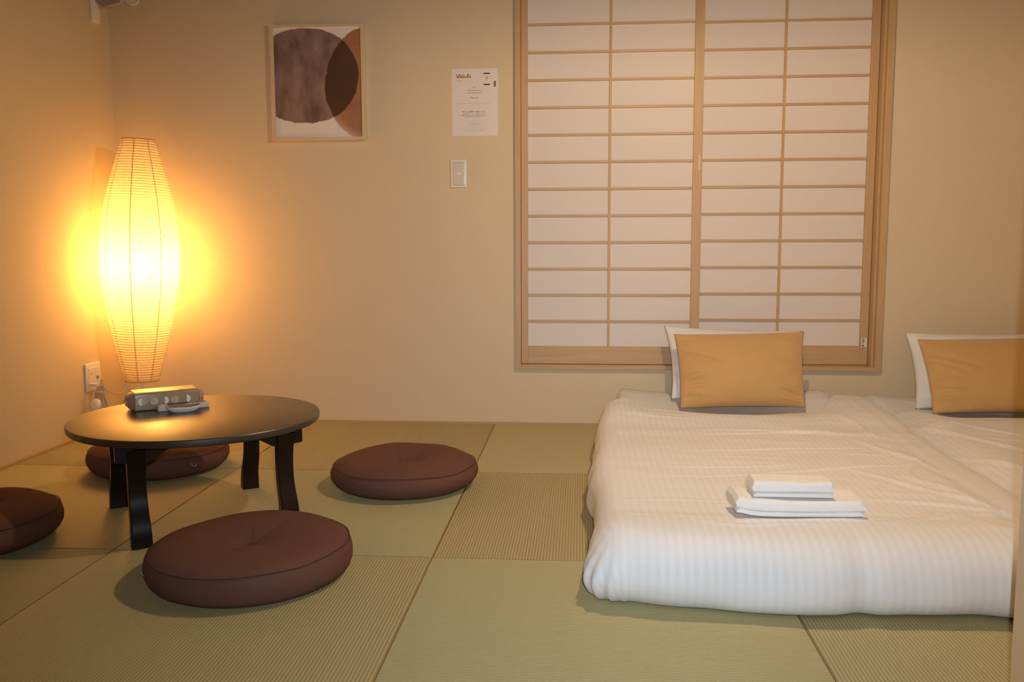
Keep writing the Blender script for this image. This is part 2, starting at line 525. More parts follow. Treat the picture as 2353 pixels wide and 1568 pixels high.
# ------------------------------------------------------------------ bedding
def futon(name, x0, x1, y0, y1, h, label):
    """padded mattress with soft edges, sheet-covered; the head swells a little"""
    nx, ny = 46, 80
    V, F = [], []
    def surf(u, v, top):
        x = x0 + (x1 - x0) * u; y = y0 + (y1 - y0) * v
        e = min(u * (x1 - x0), (1 - u) * (x1 - x0)); g = min(v * (y1 - y0), (1 - v) * (y1 - y0))
        ed = (1 - (1 - min(1, e / 0.05)) ** 2.4) * (1 - (1 - min(1, g / 0.05)) ** 2.4)
        mid = h * 0.46
        if top:
            swell = 0.045 * sstep(y1 - 0.42, y1 - 0.10, y)
            dip = -0.040 * gauss((u - 0.5), 0.30) * sstep(y1 - 0.5, y1 - 0.2, y)
            cre = 0.005 * noise.noise((x * 3.2 + y * 2, y * 11, 1.3)) + 0.004 * noise.noise((x * 6, y * 26 + x * 6, 4.3)) * sstep(y1 - 0.5, y1 - 0.2, y)
            z = mid + (h - mid + swell + dip + cre) * ed
        else:
            z = mid - (mid - 0.001) * ed
        return (x, y, z)
    for top in (1, 0):
        for j in range(ny + 1):
            for i in range(nx + 1):
                u = 0.5 - 0.5 * math.cos(math.pi * i / nx) if i in (0, nx) else i / nx
                V.append(surf(i / nx, j / ny, top))
    N = (nx + 1) * (ny + 1)
    for j in range(ny):
        for i in range(nx):
            a = j * (nx + 1) + i
            F.append([a, a + 1, a + nx + 2, a + nx + 1]); F.append([N + a, N + a + nx + 1, N + a + nx + 2, N + a + 1])
    bm = bmesh.new(); vs = [bm.verts.new(v) for v in V]
    for f in F: bm.faces.new([vs[i] for i in f])
    bmesh.ops.remove_doubles(bm, verts=bm.verts, dist=0.0008)
    bm.verts.index_update()
    V = [v.co.copy() for v in bm.verts]; F = [[v.index for v in f.verts] for f in bm.faces]; bm.free()
    o = obj(name, V, F, M['sheet'], smooth=True)
    return tag(o, label, 'mattress', 'futon mattresses side by side')

futon('futon_mattress', 0.135, 1.060, 2.02, 3.865, 0.135, 'white sheeted futon mattress under the left striped duvet')
futon('futon_mattress', 1.165, 2.135, 2.02, 3.865, 0.120, 'white sheeted futon mattress in the right corner beside the wall')

PROF = [(0, 0), (.22, .006), (.42, .03), (.60, .085), (.76, .18), (.88, .31), (.96, .46), (1.0, .60), (.985, .73), (.93, .85), (.84, .94), (.72, 1.0)]
def prof_at(t):
    t = min(1, max(0, t)) * (len(PROF) - 1); i = min(int(t), len(PROF) - 2); f = t - i
    a, b = PROF[i], PROF[i + 1]
    return a[0] + (b[0] - a[0]) * f, a[1] + (b[1] - a[1]) * f

def creases(x, y, folds):
    """drawn ridges: ((x0, y0), (x1, y1), width, height)"""
    h = 0.0
    for (a, b, wd, am) in folds:
        dx, dy = b[0] - a[0], b[1] - a[1]; L2 = dx * dx + dy * dy
        t = ((x - a[0]) * dx + (y - a[1]) * dy) / L2
        if t < 0 or t > 1: continue
        px, py = a[0] + dx * t, a[1] + dy * t
        n_ = 0.012 * noise.noise((t * 3.0, a[0] * 7, a[1] * 5))
        L = math.sqrt(L2)
        d = ((x - px) * dy - (y - py) * dx) / L + n_
        if abs(d) > 4 * wd: continue
        h += 0.6 * am * math.sin(math.pi * t) ** 0.6 * (gauss(d, wd) - 0.45 * gauss(d - 1.7 * wd, wd))
    return h

def duvet(name, xl, xr, yf, yend, H, seed, r=(0.085, 0.13, 0.13), drop_r=0.035, ear=True, label='', folds=()):
    """cover draped over a mattress: xl(y), xr(y) outer edges, yf(x) front edge, yend(x) head edge; open underneath"""
    rl, rr, rf = r
    nside, nfront = 20, 24
    nx, ny = 150, 230
    us = [-(1 - i / nside) for i in range(nside)] + [i / nx for i in range(nx + 1)] + [1 + (i + 1) / nside for i in range(nside)]
    vs = [-(1 - j / nfront) for j in range(nfront)] + [j / ny for j in range(ny + 1)]
    nend = 6
    vs += [1 + (j + 1) / nend for j in range(nend)]
    V, UV = [], []
    for v in vs:
        for u in us:
            uc = min(1, max(0, u)); vc = min(1, max(0, v))
            # inner rectangle coordinates
            yy = 2.0 + vc * 1.5
            xa, xb = xl(yy) + rl, xr(yy) - rr
            x = xa + (xb - xa) * uc
            y0_ = yf(x) + rf; y1_ = yend(x)
            y = y0_ + (y1_ - y0_) * vc
            xa, xb = xl(y) + rl, xr(y) - rr
            x = xa + (xb - xa) * uc
            h = H(x, y)
            # wrinkles on the top
            wr = 0.0045 * noise.noise((x * 2.2 + seed, y * 5.5, 0.3)) + 0.0028 * noise.noise((x * 5 + seed, y * 13 + x * 3, 2.1))
            cr = noise.noise((x * 1.6 + seed * 2, y * 8.5 + 0.8 * noise.noise((x * 3, y * 3, 9)), 5.2))
            wr += 0.0055 * max(0, 1 - abs(cr) * 9) * max(0, noise.noise((x * 2.1, y * 2.4, seed + 3)) + 0.15)
            cr2 = noise.noise((x * 5.0 - y * 2.2 + seed, (y + x * 0.6) * 3.0, 7.7))
            wr += 0.004 * max(0, 1 - abs(cr2) * 8) * sstep(xb - 0.45, xb - 0.1, x)
            wr += creases(x, y, folds)
            ou = min(0, u) if u < 0 else max(0, u - 1)
            ov = min(0, v)
            t = max(abs(ou), abs(ov))
            s = x - 0.0; 
            z = h + wr * (1 - 0.5 * min(1, t * 2))
            if t > 0:
                L = math.hypot(ou, ov); ex, ey = ou / L, ov / L
                hx, dz = prof_at(t)
                rad_x = rl if ou < 0 else rr
                dmax = h - 0.004
                if ou > 0 and drop_r is not None:
                    k = abs(ex); dmax = dmax * (1 - k) + drop_r * k
                # soft unevenness of the hanging sides
                bul = 1 + 0.22 * noise.noise((x * 4.0 + seed, y * 6.5, 3.0 + t)) * t
                fold = 0.010 * noise.noise((x * 9 + seed, y * 9, t * 1.4)) * sstep(0.25, 0.8, t)
                x += ex * hx * rad_x * (bul if ou else 1) + ex * fold
                y += ey * hx * rf * bul + ey * fold
                z = h + wr * 0.5 * (1 - t) - dz * dmax
                s += ou * (dmax * 0.8 + rad_x * 0.6)
                if ear and ou < 0 and ov < 0:
                    # bunched corner: pleats that fan out, pushed outwards
                    ang = math.atan2(abs(ov), abs(ou))
                    k = gauss(ang - 0.80, 0.55) * sstep(0.30, 0.75, t)
                    pl = math.sin(ang * 21 + t * 2.5)
                    x += ex * 0.034 * k + ex * 0.006 * pl * k
                    y += ey * 0.016 * k + ey * 0.006 * pl * k
                    z += 0.010 * k * (1 - t)
            if v > 1:
                q = v - 1
                y += 0.030 * math.sin(q * math.pi / 2)
                z -= 0.030 * (1 - math.cos(q * math.pi / 2)) * 1.2
            V.append((x, y, max(z, 0.0025))); UV.append((s, y))
    n = len(us); F = []
    for j in range(len(vs) - 1):
        for i in range(n - 1):
            a = j * n + i
            F.append([a, a + 1, a + n + 1, a + n])
    o = obj(name, V, F, M['duvet'], smooth=True, uvs=UV)
    md = o.modifiers.new('thickness', 'SOLIDIFY'); md.thickness = 0.012; md.offset = -1
    return tag(o, label, 'duvet', 'striped duvets')

def H1(x, y):
    h = 0.152 + 0.012 * sstep(2.15, 2.0, y)
    h += 0.014 * gauss(y - 3.30, 0.10) * gauss(x - 0.45, 0.9) + 0.010 * gauss(y - 3.05, 0.05) * sstep(0.1, 0.4, x) * 0.6
    h += 0.035 * gauss(x - 0.14, 0.10) * sstep(3.1, 3.5, y)
    h += 0.034 * gauss(x - 1.04, 0.11) * sstep(3.1, 3.62, y)
    h -= 0.012 * gauss(x - 0.6, 0.3) * sstep(3.25, 3.45, y)
    h -= 0.020 * sstep(0.98, 1.09, x) * sstep(3.2, 2.6, y)
    return h
def end1(x):
    return 3.40 + 0.11 * sstep(0.42, 0.16, x) + 0.24 * sstep(0.88, 1.04, x)
def front1(x):
    return 1.856 + 0.03 * sstep(0.20, 0.06, x) + 0.010 * math.sin(x * 9 + 0.6) + 0.012 * gauss(x - 0.60, 0.03)
duvet('duvet', lambda y: 0.028 + 0.055 * sstep(2.6, 3.7, y) + 0.006 * math.sin(y * 9), lambda y: 1.165, front1, end1, H1, 1.7,
      label='white striped duvet carrying the folded towels',
      folds=[((0.36, 3.10), (1.00, 3.02), 0.016, 0.009), ((0.42, 3.02), (0.98, 3.06), 0.010, 0.005), ((0.30, 2.78), (1.02, 2.86), 0.008, 0.004),
             ((0.45, 2.50), (1.05, 2.66), 0.009, 0.005), ((0.30, 2.02), (0.90, 2.10), 0.008, 0.004), ((0.72, 2.28), (1.10, 2.16), 0.010, 0.006),
             ((0.75, 2.62), (1.08, 2.10), 0.012, 0.006), ((0.88, 3.00), (1.10, 2.42), 0.014, 0.007), ((0.20, 3.46), (0.46, 3.34), 0.014, 0.008), ((0.72, 2.05), (1.08, 2.20), 0.010, 0.005)])
def H2(x, y):
    return 0.098 + 0.042 * sstep(1.10, 1.30, x) + 0.010 * gauss(y - 3.25, 0.12) + 0.012 * gauss(x - 1.30, 0.08) * sstep(3.0, 3.45, y) - 0.008 * sstep(2.8, 2.3, y)
duvet('duvet', lambda y: 1.075, lambda y: 2.165, lambda x: 1.90 + 0.008 * math.sin(x * 8), lambda x: 3.42 + 0.10 * sstep(1.40, 1.2, x), H2, 8.3,
      r=(0.03, 0.05, 0.11), drop_r=None, ear=False, label='white striped duvet on the right futon, partly cut off by the frame',
      folds=[((1.18, 3.30), (1.60, 2.60), 0.016, 0.008), ((1.25, 3.36), (1.80, 2.80), 0.012, 0.006), ((1.16, 2.95), (1.45, 2.40), 0.014, 0.008), ((1.30, 3.10), (1.70, 2.95), 0.010, 0.005)])

def pillow(name, corners, thick, mat, label, cat, seed, pinch=0.05, wr=0.006, group=None, back=0.5, folds=()):
    """corners TL, TR, BR, BL in world space; bulges both ways from that patch"""
    TL, TR, BR, BL = [Vector(c) for c in corners]
    n = ((TR - TL).cross(BL - TL)).normalized()
    if n.y > 0: n = -n
    N = 44
    V, F = [], []
    cen = (TL + TR + BR + BL) / 4
    for side in (1, -1):
        for j in range(N + 1):
            for i in range(N + 1):
                a = -math.cos(math.pi * i / N) * 0.5 + 0.5 * (2 * i / N - 1); b = -math.cos(math.pi * j / N) * 0.5 + 0.5 * (2 * j / N - 1)
                # concave sides between the corners
                u = a * (1 - pinch * (1 - b * b) * abs(a) ** 2); v = b * (1 - pinch * 1.2 * (1 - a * a) * abs(b) ** 2)
                U, W_ = (u + 1) / 2, (v + 1) / 2
                p = (TL * (1 - U) + TR * U) * (1 - W_) + (BL * (1 - U) + BR * U) * W_
                t = max(0, (1 - a ** 2)) ** 0.55 * max(0, (1 - b ** 2)) ** 0.55
                k = thick * t * (1.0 if side > 0 else back)
                edge = (1 - abs(a)) ; 
                # wrinkles gather at the sides
                w_ = noise.noise((a * 2.2 + seed, b * 5.5 + a * 1.5, side * 2.0)) * sstep(0.25, 0.95, abs(a)) * 1.3 \
                    + noise.noise((a * 5 + seed, b * 9 - a * 2, 3.0)) * 0.6 * sstep(0.45, 0.98, abs(a)) + 0.35 * noise.noise((a * 2, b * 2, seed + 5))
                k += wr * w_ * min(1, t * 2.2)
                if side > 0: k += creases(a, b, folds) * min(1, t * 2.5)
                V.append(p + n * k * side)
    K = (N + 1) ** 2
    for j in range(N):
        for i in range(N):
            a = j * (N + 1) + i
            F.append([a, a + N + 1, a + N + 2, a + 1]); F.append([K + a, K + a + 1, K + a + N + 2, K + a + N + 1])
    bm = bmesh.new(); vs = [bm.verts.new(v) for v in V]
    for f in F: bm.faces.new([vs[i] for i in f])
    bmesh.ops.remove_doubles(bm, verts=bm.verts, dist=0.0003)
    bmesh.ops.recalc_face_normals(bm, faces=bm.faces)
    bm.verts.index_update()
    V = [v.co.copy() for v in bm.verts]; F = [[v.index for v in f.verts] for f in bm.faces]; bm.free()
    o = obj(name, V, F, mat, smooth=True)
    return tag(o, label, cat, group)

CFOLD = [((-0.99, -0.42), (-0.30, 0.06), 0.055, 0.026), ((-0.99, -0.26), (-0.45, 0.16), 0.040, 0.020), ((-0.99, 0.28), (-0.55, 0.22), 0.040, 0.022), ((-0.99, 0.46), (-0.50, 0.52), 0.045, 0.022), ((-0.99, 0.62), (-0.60, 0.74), 0.035, 0.018), ((0.99, 0.70), (0.60, 0.55), 0.05, 0.020), ((0.55, 0.80), (0.98, 0.92), 0.05, 0.022), ((-0.6, 0.02), (0.5, 0.04), 0.02, 0.004)]
pillow('pillow', [(0.352, 3.800, 0.450), (0.925, 3.800, 0.430), (0.915, 3.655, 0.160), (0.372, 3.655, 0.160)], 0.070, M['sheet'],
       'white pillow leaning on the wall below the window behind a mustard cushion', 'pillow', 2.0, 0.06, 0.007, 'white pillows against the wall')
pillow('throw_cushion', [(0.380, 3.660, 0.428), (0.900, 3.660, 0.441), (0.880, 3.510, 0.158), (0.392, 3.500, 0.150)], 0.075, M['mustard'],
       'mustard velvet cushion propped below the window, fully in view', 'cushion', 5.0, 0.04, 0.008, 'mustard cushions', folds=CFOLD)
pillow('pillow', [(1.345, 3.800, 0.425), (1.92, 3.800, 0.425), (1.90, 3.620, 0.135), (1.335, 3.620, 0.135)], 0.075, M['sheet'],
       'white pillow behind the mustard cushion at the right edge', 'pillow', 11.0, 0.06, 0.007, 'white pillows against the wall')
pillow('throw_cushion', [(1.345, 3.660, 0.412), (1.865, 3.660, 0.425), (1.845, 3.470, 0.152), (1.342, 3.460, 0.147)], 0.060, M['mustard'],
       'mustard velvet cushion cut off by the right edge', 'cushion', 15.0, 0.04, 0.008, 'mustard cushions', folds=CFOLD)

# towels
def towel(name, cx, cy, z0, wx, wy, h, rz, seed, label, sag=None, lip=0.0):
    """folded towel: rounded fold to the front, layer edges at the ends"""
    root = empty(name, (cx, cy, z0), rz); tag(root, label, 'towel', 'folded white towels')
    def layer(nm, zb, zt, wxx, wyy, sd):
        # closed loop in YZ, swept along X
        prof = []
        K = 14
        yb = wyy / 2; ht = zt - zb; rr = ht / 2
        for k in range(K + 1):
            a = -math.pi / 2 - math.pi * k / K
            prof.append((-yb + rr + rr * 0.9 * math.cos(a), zb + rr + rr * math.sin(a)))
        for k in range(1, 10): prof.append((-yb + rr + (2 * yb - rr) * k / 10, zt))
        prof.append((yb, zt - ht * 0.15)); prof.append((yb, zb + ht * 0.15))
        for k in range(1, 10): prof.append((yb - (2 * yb - rr) * k / 10, zb))
        n = len(prof); NX = 40
        V, F = [], []
        for i in range(NX + 1):
            u = i / NX; x = -wxx / 2 + wxx * u
            en = 1 - 0.5 * (gauss(u, 0.012) + gauss(1 - u, 0.012))
            for (y, z) in prof:
                zz = zb + (z - zb) * en * (1 + 0.10 * noise.noise((x * 14 + sd, y * 12, 2))) 
                yy = y + 0.004 * noise.noise((x * 9 + sd, z * 30, 5)) 
                xx = x + 0.004 * noise.noise((y * 15, z * 60, sd)) * (1 if i in (0, NX) else 0.6)
                up = sag(u, y / yb) if sag else 0
                V.append((xx, yy, zz + up))
        for i in range(NX):
            for k in range(n):
                F.append([i * n + k, i * n + (k + 1) % n, (i + 1) * n + (k + 1) % n, (i + 1) * n + k])
        F.append(list(range(n))); F.append([NX * n + k for k in range(n - 1, -1, -1)])
        return obj(nm, V, F, M['towel'], root, smooth=True, sharp=60)
    layer('fold', 0.0, h * 0.30, wx * 0.985, wy * 0.96, seed + 3)
    layer('fold', h * 0.29, h, wx, wy, seed)
    return root
towel('bath_towel', 0.512, 2.122, 0.163, 0.298, 0.128, 0.038, 0.02, 1.0, 'larger folded white towel lying on the left duvet',
      sag=lambda u, v: 0.004 * (2 * u - 1) ** 4 * (0.6 - 0.4 * v) + (0.006 * gauss(u, 0.10)))
towel('hand_towel', 0.500, 2.120, 0.2040, 0.188, 0.084, 0.037, 0.0, 6.0, 'smaller folded white towel on top of the larger towel')

# ------------------------------------------------------------------ floor cushions
def zabuton(cx, cy, R, hgt, rz, seed, label, tilt=(0, 0), stretch=1.0, dimple=0.030, thread=None, puff=0.0):
    root = empty('floor_cushion', (cx, cy, 0.0), rz)
    tag(root, label, 'cushion', 'round brown floor cushions')
    prof = [(0.0, 0.0), (0.5, 0.0), (0.86, 0.002), (0.93, 0.03), (0.965, 0.10), (0.985, 0.20), (1.0, 0.38), (1.0, 0.55), (0.992, 0.70), (0.975, 0.80),
            (0.955, 0.845), (0.92, 0.90), (0.86, 0.95), (0.76, 0.985), (0.64, 1.0), (0.5, 1.0), (0.38, 0.985), (0.27, 0.955), (0.18, 0.91), (0.11, 0.86), (0.06, 0.81), (0.025, 0.775), (0.0, 0.765)]
    # plumper cushions: rounder shoulders, tucked-in bottom
    soft = [(0.0, 0.0), (0.45, 0.0), (0.72, 0.01), (0.84, 0.06), (0.915, 0.14), (0.965, 0.25), (0.995, 0.38), (1.0, 0.50), (0.99, 0.60), (0.965, 0.70),
            (0.93, 0.78), (0.88, 0.86), (0.80, 0.935), (0.70, 0.98), (0.58, 1.0), (0.46, 0.985), (0.36, 0.93), (0.27, 0.83), (0.19, 0.69), (0.12, 0.54), (0.065, 0.43), (0.025, 0.38), (0.0, 0.37)]
    prof = [(p[0] + (q[0] - p[0]) * puff, p[1] + (q[1] - p[1]) * puff) for p, q in zip(prof, soft)]
    n = 88
    def pt(r, z, a):
        wob = 1 + 0.014 * noise.noise((math.cos(a) * 1.2 + seed, math.sin(a) * 1.2, 0)) + 0.008 * noise.noise((math.cos(a) * 4 + seed, math.sin(a) * 4, z * 2))
        x = R * r * wob * math.cos(a) * stretch; y = R * r * wob * math.sin(a) / stretch
        zz = z * hgt
        if z > 0.3 and (z > 0.7 or r < 0.4):
            d = dimple / 0.030
            if r < 0.5: zz = hgt - (hgt - zz) * d
            zz += 0.006 * noise.noise((x * 7 + seed, y * 7, 1)) * sstep(0.05, 0.3, r)
            # soft creases radiating from the tuft
            zz -= (0.0018 + 0.004 * puff) * max(0, math.sin(a * 7 + seed * 3 + 2 * noise.noise((math.cos(a), math.sin(a), seed)))) ** 4 * gauss(r - 0.22, 0.2) * d
            zz += (tilt[0] * x + tilt[1] * y) * sstep(0.1, 1, z)
        return (x, y, max(0, zz))
    V = [pt(0, prof[0][1], 0)]; F = []
    rings = prof[1:-1]
    for r, z in rings:
        for k in range(n): V.append(pt(r, z, 2 * math.pi * k / n))
    V.append(pt(0.0001, prof[-1][1], 0))
    for k in range(n): F.append([0, 1 + (k + 1) % n, 1 + k])
    for i in range(len(rings) - 1):
        for k in range(n):
            a = 1 + i * n
            F.append([a + k, a + (k + 1) % n, a + n + (k + 1) % n, a + n + k])
    L = len(V) - 1; a = 1 + (len(rings) - 1) * n
    for k in range(n): F.append([a + k, a + (k + 1) % n, L])
    obj('cover', V, F, M['brown'], root, smooth=True)
    for (r, z, nm) in ((prof[9][0] * 0.998, (prof[9][1] + prof[10][1]) / 2, 'top_seam'), (prof[3][0] + 0.012, prof[3][1] + 0.015, 'bottom_seam')):
        ring = [Vector(pt(r, z, 2 * math.pi * k / n)) for k in range(n)]
        obj(nm, *tube(ring, 0.0012, 6, True), M['brown_seam'], root, smooth=True)
    c = Vector(pt(0.0001, prof[-1][1], 0))
    obj('tuft', *lathe([(0.001, c.z - 0.002), (0.006, c.z + 0.0006), (0.0045, c.z + 0.002), (0.001, c.z + 0.0025)], 14), M['brown_seam'], root, smooth=True)
    if thread:
        th = [Vector(p) for p in thread]
        obj('loose_thread', *tube(smooth_path(th, 5), 0.0007, 6), M['white_plastic'], root, smooth=True)['label'] = 'loose white thread'
    return root
zabuton(-0.803, 2.052, 0.246, 0.094, 0.3, 1.0, 'brown round floor cushion in front of the table, nearest the camera', tilt=(0.02, 0.0), dimple=0.022, puff=0.25,
        thread=[(-0.2405, -0.030, 0.022), (-0.2455, -0.032, 0.029), (-0.2470, -0.036, 0.036)])
zabuton(-0.582, 2.865, 0.243, 0.104, 0.0, 4.0, 'brown round floor cushion between the table and the bed', dimple=0.030, puff=1.0)
zabuton(-1.508, 3.030, 0.240, 0.104, 0.8, 7.0, 'brown round floor cushion behind the table, seen between its legs', tilt=(0.0, 0.03), puff=0.8,
        thread=[(0.018, -0.246, 0.058), (0.02, -0.250, 0.05), (0.028, -0.252, 0.048), (0.032, -0.249, 0.056)])
zabuton(-1.660, 2.222, 0.240, 0.104, 1.6, 9.0, 'brown round floor cushion cut off by the left edge', puff=0.9)

# ------------------------------------------------------------------ low round table
TC = (-1.125, 2.503); TH = 0.300; TR_ = 0.352
TROT = math.radians(35.5)
table = empty('low_table', (TC[0], TC[1], 0), TROT)
tag(table, 'dark lacquered low round table on four curved legs', 'table')
zt = TH; th = 0.021
obj('table_top', *lathe([(TR_ - 0.010, zt - th), (TR_ - 0.004, zt - th + 0.001), (TR_ - 0.001, zt - th + 0.004), (TR_, zt - th * 0.5), (TR_ - 0.0004, zt - 0.0022), (TR_ - 0.0018, zt - 0.0005), (TR_ - 0.0032, zt)], 128), M['lacquer_top'], table, smooth=True, sharp=25)
LX, LY = 0.200, 0.195
def apron(ys):
    za = zt - th
    x1 = LX + 0.052
    pts = [(-x1, za), (-x1, za - 0.052), (-LX - 0.026, za - 0.055)]
    pts += [(-LX + 0.026, za - 0.058)]
    for k in range(13):
        t = k / 12
        x = (-LX + 0.030) + (0.095) * t
        pts.append((x, za - 0.057 + 0.040 * math.sin(t * math.pi / 2) ** 1.2))
    pts += [(-p[0], p[1]) for p in reversed(pts)]
    return prism(pts, ys - 0.011, ys + 0.011, 0.0015)
for sgn in (-1, 1):
    obj('apron', *apron(sgn * (LY - 0.012)), M['lacquer'], table)
# sabre leg: drawn in the YZ plane, bending outwards at the foot, then given width
def leg(sx, sy):
    za = zt - th - 0.02
    NZ = 18
    V, F = [], []
    for k in range(NZ + 1):
        t = k / NZ; z = za * (1 - t)
        out = 0.024 * sstep(0.45, 0.90, t) ** 1.2 - 0.012 * math.sin(math.pi * min(1, t / 0.75)) * 0.9
        dep = 0.036 - 0.008 * math.sin(math.pi * t) ** 1.0 + 0.002 * t
        wd = 0.0250 - 0.0025 * math.sin(math.pi * min(1, t * 1.1)) + 0.001 * t
        y0 = LY - 0.004 + out
        c = 0.003
        ring = [(-wd, -dep / 2 + c), (-wd + c, -dep / 2), (wd - c, -dep / 2), (wd, -dep / 2 + c), (wd, dep / 2 - c), (wd - c, dep / 2), (-wd + c, dep / 2), (-wd, dep / 2 - c)]
        outx = 0.0
        for (a, b) in ring:
            V.append((sx * (LX + outx) + a, sy * (y0 + b), z))
    n = 8
    for k in range(NZ):
        for i in range(n):
            q = [k * n + i, k * n + (i + 1) % n, (k + 1) * n + (i + 1) % n, (k + 1) * n + i]
            F.append(q if sy < 0 else q[::-1])
    F.append(list(range(n))); F.append([NZ * n + i for i in range(n - 1, -1, -1)])
    bm = bmesh.new(); vs = [bm.verts.new(v) for v in V]
    for f in F: bm.faces.new([vs[i] for i in f])
    bmesh.ops.recalc_face_normals(bm, faces=bm.faces); bm.verts.index_update()
    V = [v.co.copy() for v in bm.verts]; F = [[v.index for v in f.verts] for f in bm.faces]; bm.free()
    return V, F
for sx in (-1, 1):
    for sy in (-1, 1):
        obj('leg', *leg(sx, sy), M['lacquer'], table, smooth=True, sharp=35)

# ---- things on the table
bx_c = (-1.281, 2.622); bx_r = math.radians(36)
pack = empty('tissue_pack', (bx_c[0], bx_c[1], TH), bx_r)
tag(pack, 'beige tissue pack printed with half circles on the table', 'tissue box')
M['tan_film'] = m_plain('tan_film', srgb(158, 139, 112), 0.35, 0.10, 25, 0.5, 70, 0.002, Coat_Weight=0.4, Coat_Roughness=0.2)
M['pink_film'] = m_plain('clear_end_film', srgb(172, 138, 126), 0.25, 0.25, 40, 0.8, 60, 0.004, Coat_Weight=0.6, Coat_Roughness=0.15)
M['print_white'] = m_plain('print_white', srgb(232, 229, 224), 0.5, 0.03)
M['print_grey'] = m_plain('print_taupe', srgb(190, 174, 152), 0.5, 0.05)
L_, D_, H_ = 0.098, 0.042, 0.056
V, F = box(-L_, L_, -D_, D_, 0.0, H_, 0.007, 3)
V = [(v[0] * (1 - 0.02 * abs(v[1]) / D_), v[1] + 0.002 * noise.noise((v[0] * 30, v[2] * 30, 1)), max(0, v[2] + (0.003 * noise.noise((v[0] * 22, v[1] * 40, 4)) if v[2] > H_ * 0.6 else 0))) for v in V]
obj('wrapper', V, F, M['tan_film'], pack, smooth=True, sharp=40)
for sx in (-1, 1):
    # crimped film at the ends
    V, F = [], []
    n = 20
    for k in range(6):
        t = k / 5
        for i in range(n):
            a = 2 * math.pi * i / n
            yy = math.copysign(abs(math.cos(a)) ** 0.45, math.cos(a)) * D_ * (0.97 - 0.55 * t ** 1.5); z_ = H_ / 2 + math.copysign(abs(math.sin(a)) ** 0.45, math.sin(a)) * H_ / 2 * (0.92 - 0.55 * t ** 1.4)
            ru = 0.0035 * noise.noise((i * 0.9, t * 3, sx * 4)) * (t > 0)
            V.append((sx * (L_ - 0.003 + 0.016 * math.sin(t * math.pi / 2)) + ru, yy + ru, max(0.001, z_)))
    for k in range(5):
        for i in range(n):
            F.append([k * n + i, k * n + (i + 1) % n, (k + 1) * n + (i + 1) % n, (k + 1) * n + i])
    F.append([5 * n + i for i in range(n)])
    obj('end_film', V, F, M['pink_film'], pack, smooth=True)
    obj('film_tail', *tube([(sx * (L_ + 0.010), -0.004, H_ * 0.55), (sx * (L_ + 0.017), -0.006, H_ * 0.60), (sx * (L_ + 0.021), -0.004, H_ * 0.56)], 0.0012, 5), M['pink_film'], pack)
fy = -D_ - 0.0016
def half_disc(cx, cz, r, side, hatch=False):
    if hatch:
        return join(*[box(cx + 0.0006, cx + math.sqrt(max(1e-6, r * r - (zz * r) ** 2)), fy, fy + 0.002, cz + zz * r - r * 0.09, cz + zz * r + r * 0.09) for zz in (-0.75, -0.38, 0.0, 0.38, 0.75)])
    pts = [(cx + side * 0.0004, cz - r)] + [(cx + side * (0.0004 + r * math.cos(a)), cz + r * math.sin(a)) for a in [math.pi * (-0.5 + k / 14) for k in range(1, 14)]] + [(cx + side * 0.0004, cz + r)]
    return prism(pts, fy, fy + 0.002)
cxs = [-0.072, -0.038, -0.008, 0.022, 0.056]
hz, hr = 0.0285, 0.0115
styles = [('w', 'g'), ('g', 'h'), (None, 'w'), ('g', 'g'), (None, 'w')]
for cx, (a, b) in zip(cxs, styles):
    if a: obj('printed_half_circle', *half_disc(cx, hz, hr, -1), M['print_white' if a == 'w' else 'print_grey'], pack)
    if b == 'h': obj('printed_half_circle', *half_disc(cx, hz, hr, 1, True), M['print_white'], pack)
    elif b: obj('printed_half_circle', *half_disc(cx, hz, hr, 1), M['print_white' if b == 'w' else 'print_grey'], pack)

rem = empty('remote_control', (-1.212, 2.596, TH), math.radians(37))
tag(rem, 'long flat pale grey remote control against the tissue pack', 'remote control', 'remote controls')
obj('case', *box(-0.075, 0.075, -0.0175, 0.0165, 0.0, 0.0175, 0.003, 3), m_plain('remote_grey', srgb(196, 192, 186), 0.45, 0.03), rem, smooth=True, sharp=40)
obj('display', *box(-0.045, 0.018, -0.013, 0.012, 0.0172, 0.0183, 0.0004), M['dark_plastic'], rem)
for k in range(3):
    for q in range(2):
        obj('button', *box(0.026 + k * 0.015, 0.036 + k * 0.015, -0.013 + q * 0.013, -0.003 + q * 0.013, 0.0172, 0.0193, 0.0008), M['grey_plastic'], rem)
obj('round_button', *lathe([(0.0065, 0.0170), (0.0065, 0.0190), (0.005, 0.0198)], 18, -0.060, 0.0), M['white_plastic'], rem)

rem2 = empty('remote_control', (-1.187, 2.548, TH), math.radians(33))
tag(rem2, 'small white boat-shaped remote control lying in front of the long one', 'remote control', 'remote controls')
V, F = [], []
NZ, n = 9, 40
for k in range(NZ + 1):
    t = k / NZ
    f = 0.55 + 0.45 * math.sin(t * math.pi / 2) ** 0.8
    for i in range(n):
        a = 2 * math.pi * i / n
        ex = math.copysign(abs(math.cos(a)) ** 0.75, math.cos(a)) * 0.052; ey = math.copysign(abs(math.sin(a)) ** 0.75, math.sin(a)) * 0.0195
        V.append((ex * f * (1.0), ey * f, 0.0165 * t + 0.0045 * (ex / 0.052) ** 2 * (t)))
for k in range(NZ):
    for i in range(n):
        F.append([k * n + i, k * n + (i + 1) % n, (k + 1) * n + (i + 1) % n, (k + 1) * n + i])
F.append(list(range(n - 1, -1, -1))); F.append([NZ * n + i for i in range(n)])
obj('case', V, F, M['white_plastic'], rem2, smooth=True, sharp=50)
V2 = [(v[0] * 0.93, v[1] * 0.86, v[2] + 0.0008) for v in V[NZ * n:]] + [(v[0] * 0.90, v[1] * 0.8, v[2] + 0.0016) for v in V[NZ * n:]]
